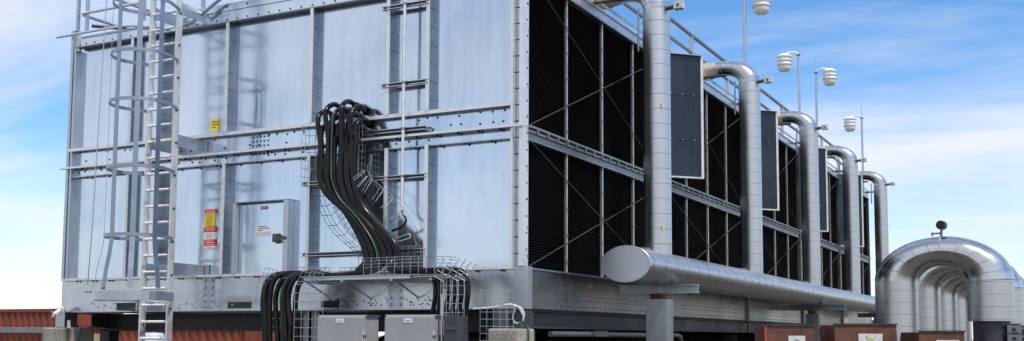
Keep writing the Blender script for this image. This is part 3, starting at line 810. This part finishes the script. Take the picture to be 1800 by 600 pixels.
for z in (4.44, 2.92):
    MB().tube([(HX+0.115, 2.37-0.138, z-0.03), (HX+0.115, 2.37-0.138, z+0.03)], 0.012, 'yellow', 6).build('paper_tag', riser)
# header supports
def header_support(y, label, col, w):
    t = thing('pipe_support', (HX, y, 0), label, 'pipe support', 'steel supports under the header pipe')
    b = MB().box(HX-w, y-0.05, 2.13, HX+w, y+0.05, 2.145, col).box(HX-w, y-0.05, 2.225, HX+w, y+0.05, 2.24, col).box(HX-w, y-0.012, 2.1455, HX+w, y+0.012, 2.2245, col)
    b.box(HX-w, y-0.05, 2.1455, HX-w+0.012, y-0.0125, 2.2245, col)
    b.box(HX-0.015, y-0.048, 2.1455, HX+0.015, y-0.0125, 2.2245, col)
    b.build('saddle_beam', t)
    MB().box(HX-0.09, y-0.10, 2.06, HX+0.06, y+0.10, 2.1295, 'rust').build('base_plate', t)
    b = MB().box(HX-0.13, y-0.13, 0, HX+0.13, y+0.13, 2.0595, col).box(HX+0.1305, y-0.05, 0, HX+0.14, y+0.05, 2.0595, col)
    b.build('column', t)
header_support(2.42, 'pale steel T support below the header end, nearest the camera', 'galv', 0.50)
header_support(11.2, 'dark steel T support in the middle of the header pipe', 'galv_dark', 0.62)
header_support(18.9, 'dark steel T support at the far end of the header pipe', 'galv_dark', 0.5)

# ------------------------------------------------------------------ lamp posts
def lamp_post(x, y, side, zt, label):
    t = thing('lamp_post', (x, y, 5.72), label, 'lamp post', 'floodlight poles on the roof edge')
    MB().tube([(x, y, 5.72), (x, y, zt)], 0.030, 'galv', 10).build('pole', t)
    MB().tube([(x, y, zt), (x, y, zt+0.36)], [0.010, 0.006], 'galv', 6).build('lightning_rod', t)
    MB().box(x-0.04, y-0.04, zt-0.05, x+0.04, y+0.04, zt-0.03, 'dark_steel').build('clamp', t)
    lx = x+side*0.33
    MB().tube(smooth_path([(x, y, zt-0.01), (x+side*0.10, y, zt+0.045), (x+side*0.22, y, zt+0.05), (lx, y, zt+0.0)], 5), 0.022, 'white', 8).build('arm', t)
    b = MB().lathe([(0.0, zt+0.035), (0.08, zt+0.03), (0.12, zt+0.0), (0.175, zt-0.03), (0.18, zt-0.05), (0.145, zt-0.075), (0.145, zt-0.10), (0.175, zt-0.125), (0.175, zt-0.14), (0.145, zt-0.165), (0.15, zt-0.195), (0.165, zt-0.215)], lx, y, 'white', 20)
    hd = b.build('lamp_housing', t)
    MB().lathe([(0.165, zt-0.217), (0.172, zt-0.235), (0.165, zt-0.25)], lx, y, 'offwhite', 20).build('collar', hd)
    MB().lathe([(0.155, zt-0.248), (0.15, zt-0.32), (0.13, zt-0.365), (0.08, zt-0.395), (0.0, zt-0.405)], lx, y, 'glass', 20).build('lamp_glass', hd)
lamp_post(-0.3, 10.0, 1, 8.20, 'tall lamp pole above the second riser, white floodlight cut by the picture top')
lamp_post(-0.3, 14.6, -1, 8.17, 'lamp pole with white floodlight hung on its left, above the third riser')
lamp_post(-0.3, 16.5, 1, 8.17, 'lamp pole with white floodlight hung on its right, third from the front')
lamp_post(0.0, 21.1, -1, 7.85, 'smallest, farthest lamp pole with white floodlight, near the last riser')

# ------------------------------------------------------------------ pipe arches on the right
AR = 0.29
def arch():
    xl, xr, y = 3.01, 4.20, 5.52
    t = thing('pipe_arch', ((xl+xr)/2, y, 0), '', 'pipe', 'clad pipe arches')
    cx = (xl+xr)/2; e = (xr-xl)/2; ev = e*SQ; zs = 2.375
    def leg(x, z0):
        b = MB().tube([(x, y, z0), (x, y, zs)], AR, 'clad', 36, sq=True)
        z = z0+0.02
        while z < zs+0.01:
            b.tube([(x, y, z), (x, y, z+0.005)], AR*1.008, 'seam', 36, sq=True); z += 0.165
        return b
    leg(xl, 0.25).build('leg', t)
    leg(xr, 1.83).build('leg', t)
    arc = [(cx+e*math.cos(R(180-k*180/28)), y, zs+ev*math.sin(R(180-k*180/28))) for k in range(29)]
    b = MB()
    # faceted gores, as a fitter would lap them
    for i in range(28):
        b.tube([arc[i], arc[i+1]], [AR*1.003, AR*1.003], 'clad_shiny', 36, sq=True, caps=False) if False else None
    b.tube(arc[:15], AR*1.003, 'clad_shiny', 36, sq=True); 
    b.tube([Vector(p) for p in arc[14:]], AR*1.03, 'clad_shiny', 36, sq=True)
    for i in (3, 6, 9, 12, 17, 20, 23, 26):
        p = Vector(arc[i]); d = (Vector(arc[i+1])-Vector(arc[i-1])).normalized()*0.004
        b.tube([p-d, p+d], AR*(1.010 if i < 14 else 1.036), 'seam', 36, sq=True)
    b.build('bend', t)
    b = MB().tube([(xl, y, 0.0), (xl, y, 0.2495)], AR*0.8, 'dark_steel', 24, sq=True).tube([(xl, y, 0.10), (xl, y, 0.14)], AR*1.25, 'dark_steel', 24, sq=True)
    b.build('foot_flange', t)
    b = MB().tube([(xr, y, 0.0), (xr, y, 1.8295)], AR*0.80, 'dark_steel', 28, sq=True).tube([(xr, y, 1.40), (xr, y, 1.46)], AR*1.2, 'dark_steel', 28, sq=True)
    b.build('bare_pipe', t)
    b = MB()
    for z in (1.72, 1.60):
        b.box(xr+0.20, y-0.22, z-0.04, xr+0.36, y-0.12, z+0.055, 'galv_dark'); b.disc((xr+0.28, y-0.22, z), (0, -1, 0), 0.025, 0.02, 'hole', 6)
    b.build('clamp_lug', t)
    return t
ar = arch()
al = ['big shiny clad pipe arch nearest the camera, carrying a black gauge', 'second pipe arch, seen through the opening of the nearest arch', 'third pipe arch in the row, deep inside the nearest arch opening', 'fourth and smallest pipe arch, next to the strip of sky']
ar['label'] = al[0]
for k in range(1, 4): dup(ar, (ar.location.x, 5.52+2.72*k, 0), al[k])
ga = thing('pressure_gauge', (3.605, 5.52, 3.0), 'small round black gauge on a stem on top of the nearest arch', 'gauge')
b = MB().tube([(3.605, 5.52, 2.98), (3.615, 5.52, 3.10)], 0.018, 'galv_dark', 8).tube([(3.495, 5.50, 3.03), (3.595, 5.52, 3.035)], 0.012, 'galv_dark', 8).tube([(3.495, 5.50, 3.0), (3.495, 5.50, 3.05)], 0.014, 'galv_dark', 8)
b.build('stem', ga)
b = MB().tube([(3.605, 5.47, 3.145), (3.625, 5.57, 3.145)], 0.062, 'ink', 20).tube([(3.603, 5.46, 3.145), (3.605, 5.4695, 3.145)], 0.055, 'hole', 20)
b.build('dial', ga)

# ------------------------------------------------------------------ steel base frame below the tower
sf = thing('steel_base_frame', (-3.5, 10, 0), 'dark steel beams and columns carrying the cooling tower', 'steel frame')
def ibeam(a, e, h, w, mat='dark_steel'):
    a = Vector(a); e = Vector(e)
    return (MB().bar(a, e, 0.02, h-0.04, mat).bar(a+Vector((0, 0, h/2-0.01)), e+Vector((0, 0, h/2-0.01)), w, 0.018, mat)
            .bar(a-Vector((0, 0, h/2-0.01)), e-Vector((0, 0, h/2-0.01)), w, 0.018, mat))
ibeam((-0.06, 0.12, 1.783), (-0.06, 21.75, 1.783), 0.20, 0.16).build('side_beam', sf)
ibeam((W+0.2, 0.3, 1.783), (W+0.2, 21.75, 1.783), 0.20, 0.16).build('side_beam', sf)
ibeam((W, 0.62, 1.76), (-0.2, 0.62, 1.76), 0.235, 0.18).build('end_beam', sf)
for k in range(1, 6): ibeam((W+0.3, k*4.37, 1.78), (-0.2, k*4.37, 1.78), 0.19, 0.16).build('cross_beam', sf)
for y in (0.62, 4.37, 8.74, 13.11, 17.48, 21.6):
    for x in (W+0.2, -3.35, -0.30):
        MB().box(x-0.09, y-0.09, 0, x+0.09, y-0.075, 1.66, 'dark_steel').box(x-0.09, y+0.075, 0, x+0.09, y+0.09, 1.66, 'dark_steel').box(x-0.008, y-0.0745, 0, x+0.008, y+0.0745, 1.66, 'dark_steel').build('column', sf)
for y in (4.32, 8.69, 13.06, 17.43):
    MB().box(0.035, y-0.05, 1.69, 0.06, y+0.05, Z_B1-0.03, 'dark_steel').build('splice_plate', sf)
MB().box(W-0.1, -0.05, 1.69, W+0.08, 0.16, Z_B0-0.015, 'galv').build('pad', sf)
MB().box(-2.98, 0.2, 0.0, -2.86, 0.32, 1.88, 'galv_dark').box(-3.10, 0.2, 0.0, -3.02, 0.30, 1.88, 'galv_dark').build('column', sf)
tag(MB().tube([(0.12, 0.4, 1.625), (0.12, 4.6, 1.625), (0.12, 4.75, 1.60), (0.12, 4.8, 1.5), (0.12, 4.8, 0.2)], 0.032, 'galv_dark', 10).box(0.05, 1.55, 1.60, 0.16, 1.95, 1.665, 'galv_dark').build('drain_line'), 'thin grey level pipe hung under the side beam', 'pipe')
tag(MB().tube([(-0.9, 0.9, 1.3), (-0.9, 12.0, 1.3)], 0.22, 'dark_steel', 20, sq=True).build('return_pipe'), 'dark pipe in the shade beneath the tower side', 'pipe')

def filler(x, y0, y1, rad, label):  # dark cylinders added so the space under the tower reads as shade
    t = thing('shade_filler', (x, (y0+y1)/2, 0), label, 'filler', 'dark fillers added under the tower')
    zc = 1.02
    MB().tube([(x, y0, zc), (x, y0+0.12, zc), (x, y1-0.12, zc), (x, y1, zc)], [rad*0.8, rad, rad, rad*0.8], 'dark_steel', 28, sq=True).build('shell', t)
    for y in (y0+0.8, y1-0.8): MB().box(x-0.5, y-0.08, 0, x+0.5, y+0.08, zc-rad*SQ*0.6, 'dark_steel').build('saddle', t)
filler(-1.7, 2.2, 8.2, 1.02, 'added dark tank in the shade under the near end of the tower')
filler(-1.7, 8.9, 21.0, 1.02, 'added dark tank in the shade under the middle of the tower')
filler(-4.9, 5.2, 20.5, 1.0, 'added dark tank deep under the tower, behind the cabinets')
# concrete piers, cloth and rope
b = MB().box(-7.10, -0.30, 0.0, -6.69, 0.22, 1.68, 'concrete')
tag(b.build('concrete_block', None, 0.02), 'concrete pier at the far left corner below the tower', 'concrete block')
b = MB().box(-0.17, -0.50, 0.0, 0.19, -0.12, 1.675, 'concrete')
tag(b.build('concrete_block', None, 0.02), 'concrete pier under the near corner of the tower', 'concrete block')
cl = MB().tube(smooth_path([(-7.0, -0.12, 1.90), (-6.93, -0.16, 1.95), (-6.86, -0.16, 1.925), (-6.88, -0.15, 1.87)], 5), 0.026, 'cloth', 8).tube(smooth_path([(-6.96, -0.14, 1.92), (-6.99, -0.19, 1.87), (-7.04, -0.18, 1.83)], 5), 0.024, 'cloth', 8).tube(smooth_path([(-6.93, -0.16, 1.94), (-6.91, -0.2, 1.90), (-6.93, -0.2, 1.85)], 5), 0.022, 'cloth', 8)
tag(cl.build('cloth_rag'), 'white rag tied at the left foot of the tower corner', 'rag')
cp = thing('corner_shoe', (-0.1, -0.1, 1.68), 'dark steel shoe plate between concrete pier and near tower corner', 'steel bracket')
MB().box(-0.25, -0.20, 1.676, -0.08, 0.04, 1.875, 'galv_dark').build('plate', cp)
MB().box(-0.07, -0.16, 1.676, 0.06, 0.10, 1.87, 'dark_steel').build('stub', cp)
MB().box(-0.105, -0.035, Z_B0-0.0135, 0.07, 0.055, Z_B1+0.015, 'galv').build('corner_angle', cp)
rp = MB()
rp.tube(smooth_path([(-0.50, -0.22, 1.885), (-0.25, -0.24, 1.90), (-0.06, -0.22, 1.93), (0.02, -0.18, 1.90), (0.06, -0.15, 1.82), (0.03, -0.15, 1.75), (-0.02, -0.16, 1.74), (-0.04, -0.18, 1.80), (0.0, -0.2, 1.88)], 6), 0.0095, 'cloth', 8)
rp.tube(smooth_path([(-0.02, -0.22, 1.92), (0.05, -0.2, 1.90), (0.085, -0.17, 1.84), (0.07, -0.16, 1.76)], 6), 0.0095, 'cloth', 8)
tag(rp.build('rope'), 'white rope looped round the near corner of the tower base', 'rope')
tag(MB().tube(smooth_path([(0.06, -0.2, 1.74), (0.12, -0.25, 1.69), (0.205, -0.30, 1.67), (0.21, -0.32, 1.3), (0.22, -0.36, 0.4), (0.25, -0.4, 0.03)], 6), 0.010, 'green', 6).build('garden_hose'), 'thin dark green hose hanging over the near concrete pier', 'hose')
tag(MB().tube(smooth_path([(-6.9, 0.1, 1.695), (-6.74, 0.0, 1.70), (-6.66, -0.06, 1.66), (-6.65, -0.08, 1.2), (-6.6, -0.15, 0.03)], 6), 0.014, 'dark_steel', 6).tube([(-6.80, -0.12, 1.68), (-6.80, -0.12, 1.78)], 0.022, 'white', 8).build('hose'), 'dark hose over the left concrete pier beside the tower', 'hose')

# ------------------------------------------------------------------ far containers and odd things
def container(x0, x1, y0, z1, label, stripe):
    t = thing('shipping_container', ((x0+x1)/2, y0+1.2, 0), label, 'container')
    b = MB(); n = int((x1-x0)/0.28); vs = []
    prof = []
    for k in range(n):
        x = x0+k*(x1-x0)/n; w_ = (x1-x0)/n
        prof += [(x, y0), (x+w_*0.35, y0), (x+w_*0.5, y0+0.04), (x+w_*0.85, y0+0.04)]
    prof.append((x1, y0))
    za, zb = 0.12, z1-0.1
    for x, y in prof: vs += [(x, y, za), (x, y, zb)]
    b.add(vs, [(2*i, 2*i+2, 2*i+3, 2*i+1) for i in range(len(prof)-1)], 'red_paint')
    b.box(x0, y0+0.06, za, x1, y0+2.4, zb, 'red_paint')
    b.build('body', t)
    MB().box(x0-0.03, y0-0.03, zb+0.0005, x1+0.03, y0+2.43, z1, 'red_paint').build('top_rail', t)
    MB().box(x0-0.03, y0-0.03, 0, x1+0.03, y0+2.43, za-0.0005, 'red_paint').build('bottom_rail', t)
    if stripe: MB().box(x0-0.05, y0-0.06, 1.62, x1+0.05, y0-0.032, 1.80, 'galv_dark').build('guard_band', t)
container(-37, -22.2, 12.6, 2.36, 'tall dark red container with a grey band, at the far left behind the tower', True)
container(-21.0, -14.05, 11.5, 1.86, 'dark red corrugated container seen below the tower behind the ladder', False)
tag(MB().box(-11.08, 4.0, 0, -10.76, 4.06, 1.60, 'ply').build('plywood_board'), 'pale plywood board standing beside the left concrete pier', 'board')
bb = MB().lathe([(0.0, 0.0), (0.20, 0.0), (0.20, 0.5), (0.21, 0.51), (0.20, 0.53), (0.20, 1.0), (0.21, 1.01), (0.20, 1.03), (0.20, 1.58), (0.16, 1.62), (0.0, 1.63)], -9.70, 4.2, 'blue_plastic', 20)
tag(bb.build('plastic_drum'), 'pale blue plastic drum behind the ladder foot', 'drum')

# ------------------------------------------------------------------ rusty boxes at lower right
def rust_box(cx, cy, w, z1, taper, label, sign, rz, edge=None):
    t = thing('rusty_bin', (cx, cy, 0), label, 'steel bin', 'rusty brown steel bins in the foreground')
    ca, sa = math.cos(rz), math.sin(rz)
    def T(x, y, z): return Vector((cx+x*ca-y*sa, cy+x*sa+y*ca, z))
    def slab(b, xt, xb, y0, y1, za, zb, mat):
        vs = [T(xb[0], y0, za), T(xb[1], y0, za), T(xb[1], y1, za), T(xb[0], y1, za), T(xt[0], y0, zb), T(xt[1], y0, zb), T(xt[1], y1, zb), T(xt[0], y1, zb)]
        b.add(vs, [(3, 2, 1, 0), (4, 5, 6, 7), (0, 1, 5, 4), (1, 2, 6, 5), (2, 3, 7, 6), (3, 0, 4, 7)], mat)
    h = w/2
    b = MB()
    slab(b, (-h, h), (-h+taper[0], h+taper[1]), 0, 0.012, 0.5, z1, 'rust')
    slab(b, (-h, h), (-h+taper[0], h+taper[1]), 0.45, 0.462, 0.5, z1-0.03, 'rust')
    slab(b, (-h, -h+0.012), (-h+taper[0], -h+taper[0]+0.012), 0.0125, 0.4495, 0.5, z1-0.004, 'rust')
    slab(b, (h-0.012, h), (h+taper[1]-0.012, h+taper[1]), 0.0125, 0.4495, 0.5, z1-0.004, 'rust')
    slab(b, (-h+taper[0]+.013, h+taper[1]-.013), (-h+taper[0]+.013, h+taper[1]-.013), 0.0125, 0.4495, 0.52, 0.54, 'rust')
    b.build('shell', t, 0.003)
    b = MB(); slab(b, (-h-0.006, h+0.006), (-h-0.006, h+0.006), -0.012, 0.02, z1+0.0005, z1+0.012, 'dark_steel')
    b.build('rim', t)
    b = MB()
    if edge: slab(b, (-h-0.016, -h-0.001), (-h+taper[0]-0.016, -h+taper[0]-0.001), -0.006, 0.02, 0.5, z1-0.002, 'red_edge')
    if edge: b.build('red_edge', t)
    for x in (-h+0.08, h-0.08):
        b = MB(); slab(b, (x-0.02, x+0.02), (x-0.02, x+0.02), 0.1, 0.14, 0, 0.4995, 'dark_steel'); b.build('leg', t)
    sx0, sx1, zt, kind = sign
    b = MB(); slab(b, (sx0, sx1), (sx0+0.005, sx1-0.005), -0.006, -0.0005, zt-0.26, zt, 'offwhite')
    xm = (sx0+sx1)/2
    if kind:
        for a in (28, 62, 118, 152):
            ca_, sa_ = math.cos(R(a)), math.sin(R(a))
            b.bar(T(xm+ca_*0.045, -0.0075, zt-0.095+sa_*0.05), T(xm+ca_*0.085, -0.0075, zt-0.095+sa_*0.085), 0.003, 0.003, 'galv_dark')
        vs = [T(xm, -0.0075, zt-0.09)] + [T(xm+math.cos(R(k*30))*0.032, -0.0075, zt-0.09+math.sin(R(k*30))*0.055) for k in range(12)]
        b.add(vs, [(0, i+1, (i+1) % 12+1) for i in range(12)], 'ygreen')
    else:
        vs = [T(xm, -0.0075, zt-0.05)] + [T(xm+math.cos(R(k*36))*0.025, -0.0075, zt-0.05+math.sin(R(k*36))*0.02) for k in range(10)]
        b.add(vs, [(0, i+1, (i+1) % 10+1) for i in range(10)], 'galv_dark')
    b.build('placard', t)
rust_box(3.10, -1.20, 0.40, 1.697, (0.02, 0.03), 'leftmost rusty bin with a bright red edge and small pale placard', (-0.02, 0.12, 1.615, 0), R(27), True)
rust_box(3.65, -0.90, 0.52, 1.708, (0.05, 0.03), 'widest rusty bin, with a pale placard bearing a yellow-green emblem', (-0.06, 0.14, 1.635, 1), R(27))
rust_box(4.215, -0.60, 0.375, 1.654, (-0.08, -0.01), 'rightmost and lowest rusty bin, in front of the pipe arches', (-0.05, 0.14, 1.585, 1), R(27))

# dry grass on the far field and under the tower
gb = MB(); rg = random.Random(11)
def tuft(x, y, h):
    for k in range(7):
        a = rg.uniform(0, 6.28); l = rg.uniform(0.05, 0.2); q = rg.uniform(0.5, 1)*h
        d = Vector((math.cos(a), math.sin(a), 0)); s_ = Vector((-d.y, d.x, 0))*0.012
        p = Vector((x, y, 0.004)); gb.add([p-s_, p+s_, p+d*l+Vector((0, 0, q))], [(0, 1, 2)], 'grass')
for k in range(900):
    tuft(rg.uniform(4, 60), rg.uniform(20, 110), rg.uniform(0.15, 0.35))
for k in range(250):
    tuft(rg.uniform(-9, 0.5), rg.uniform(21.8, 26), rg.uniform(0.3, 0.9))
for k in range(150):
    tuft(rg.uniform(-10, -7.5), rg.uniform(2, 16), rg.uniform(0.3, 0.9))
tag(gb.build('grass'), 'dry yellow grass on the field beyond the pipes', 'grass', kind='stuff')
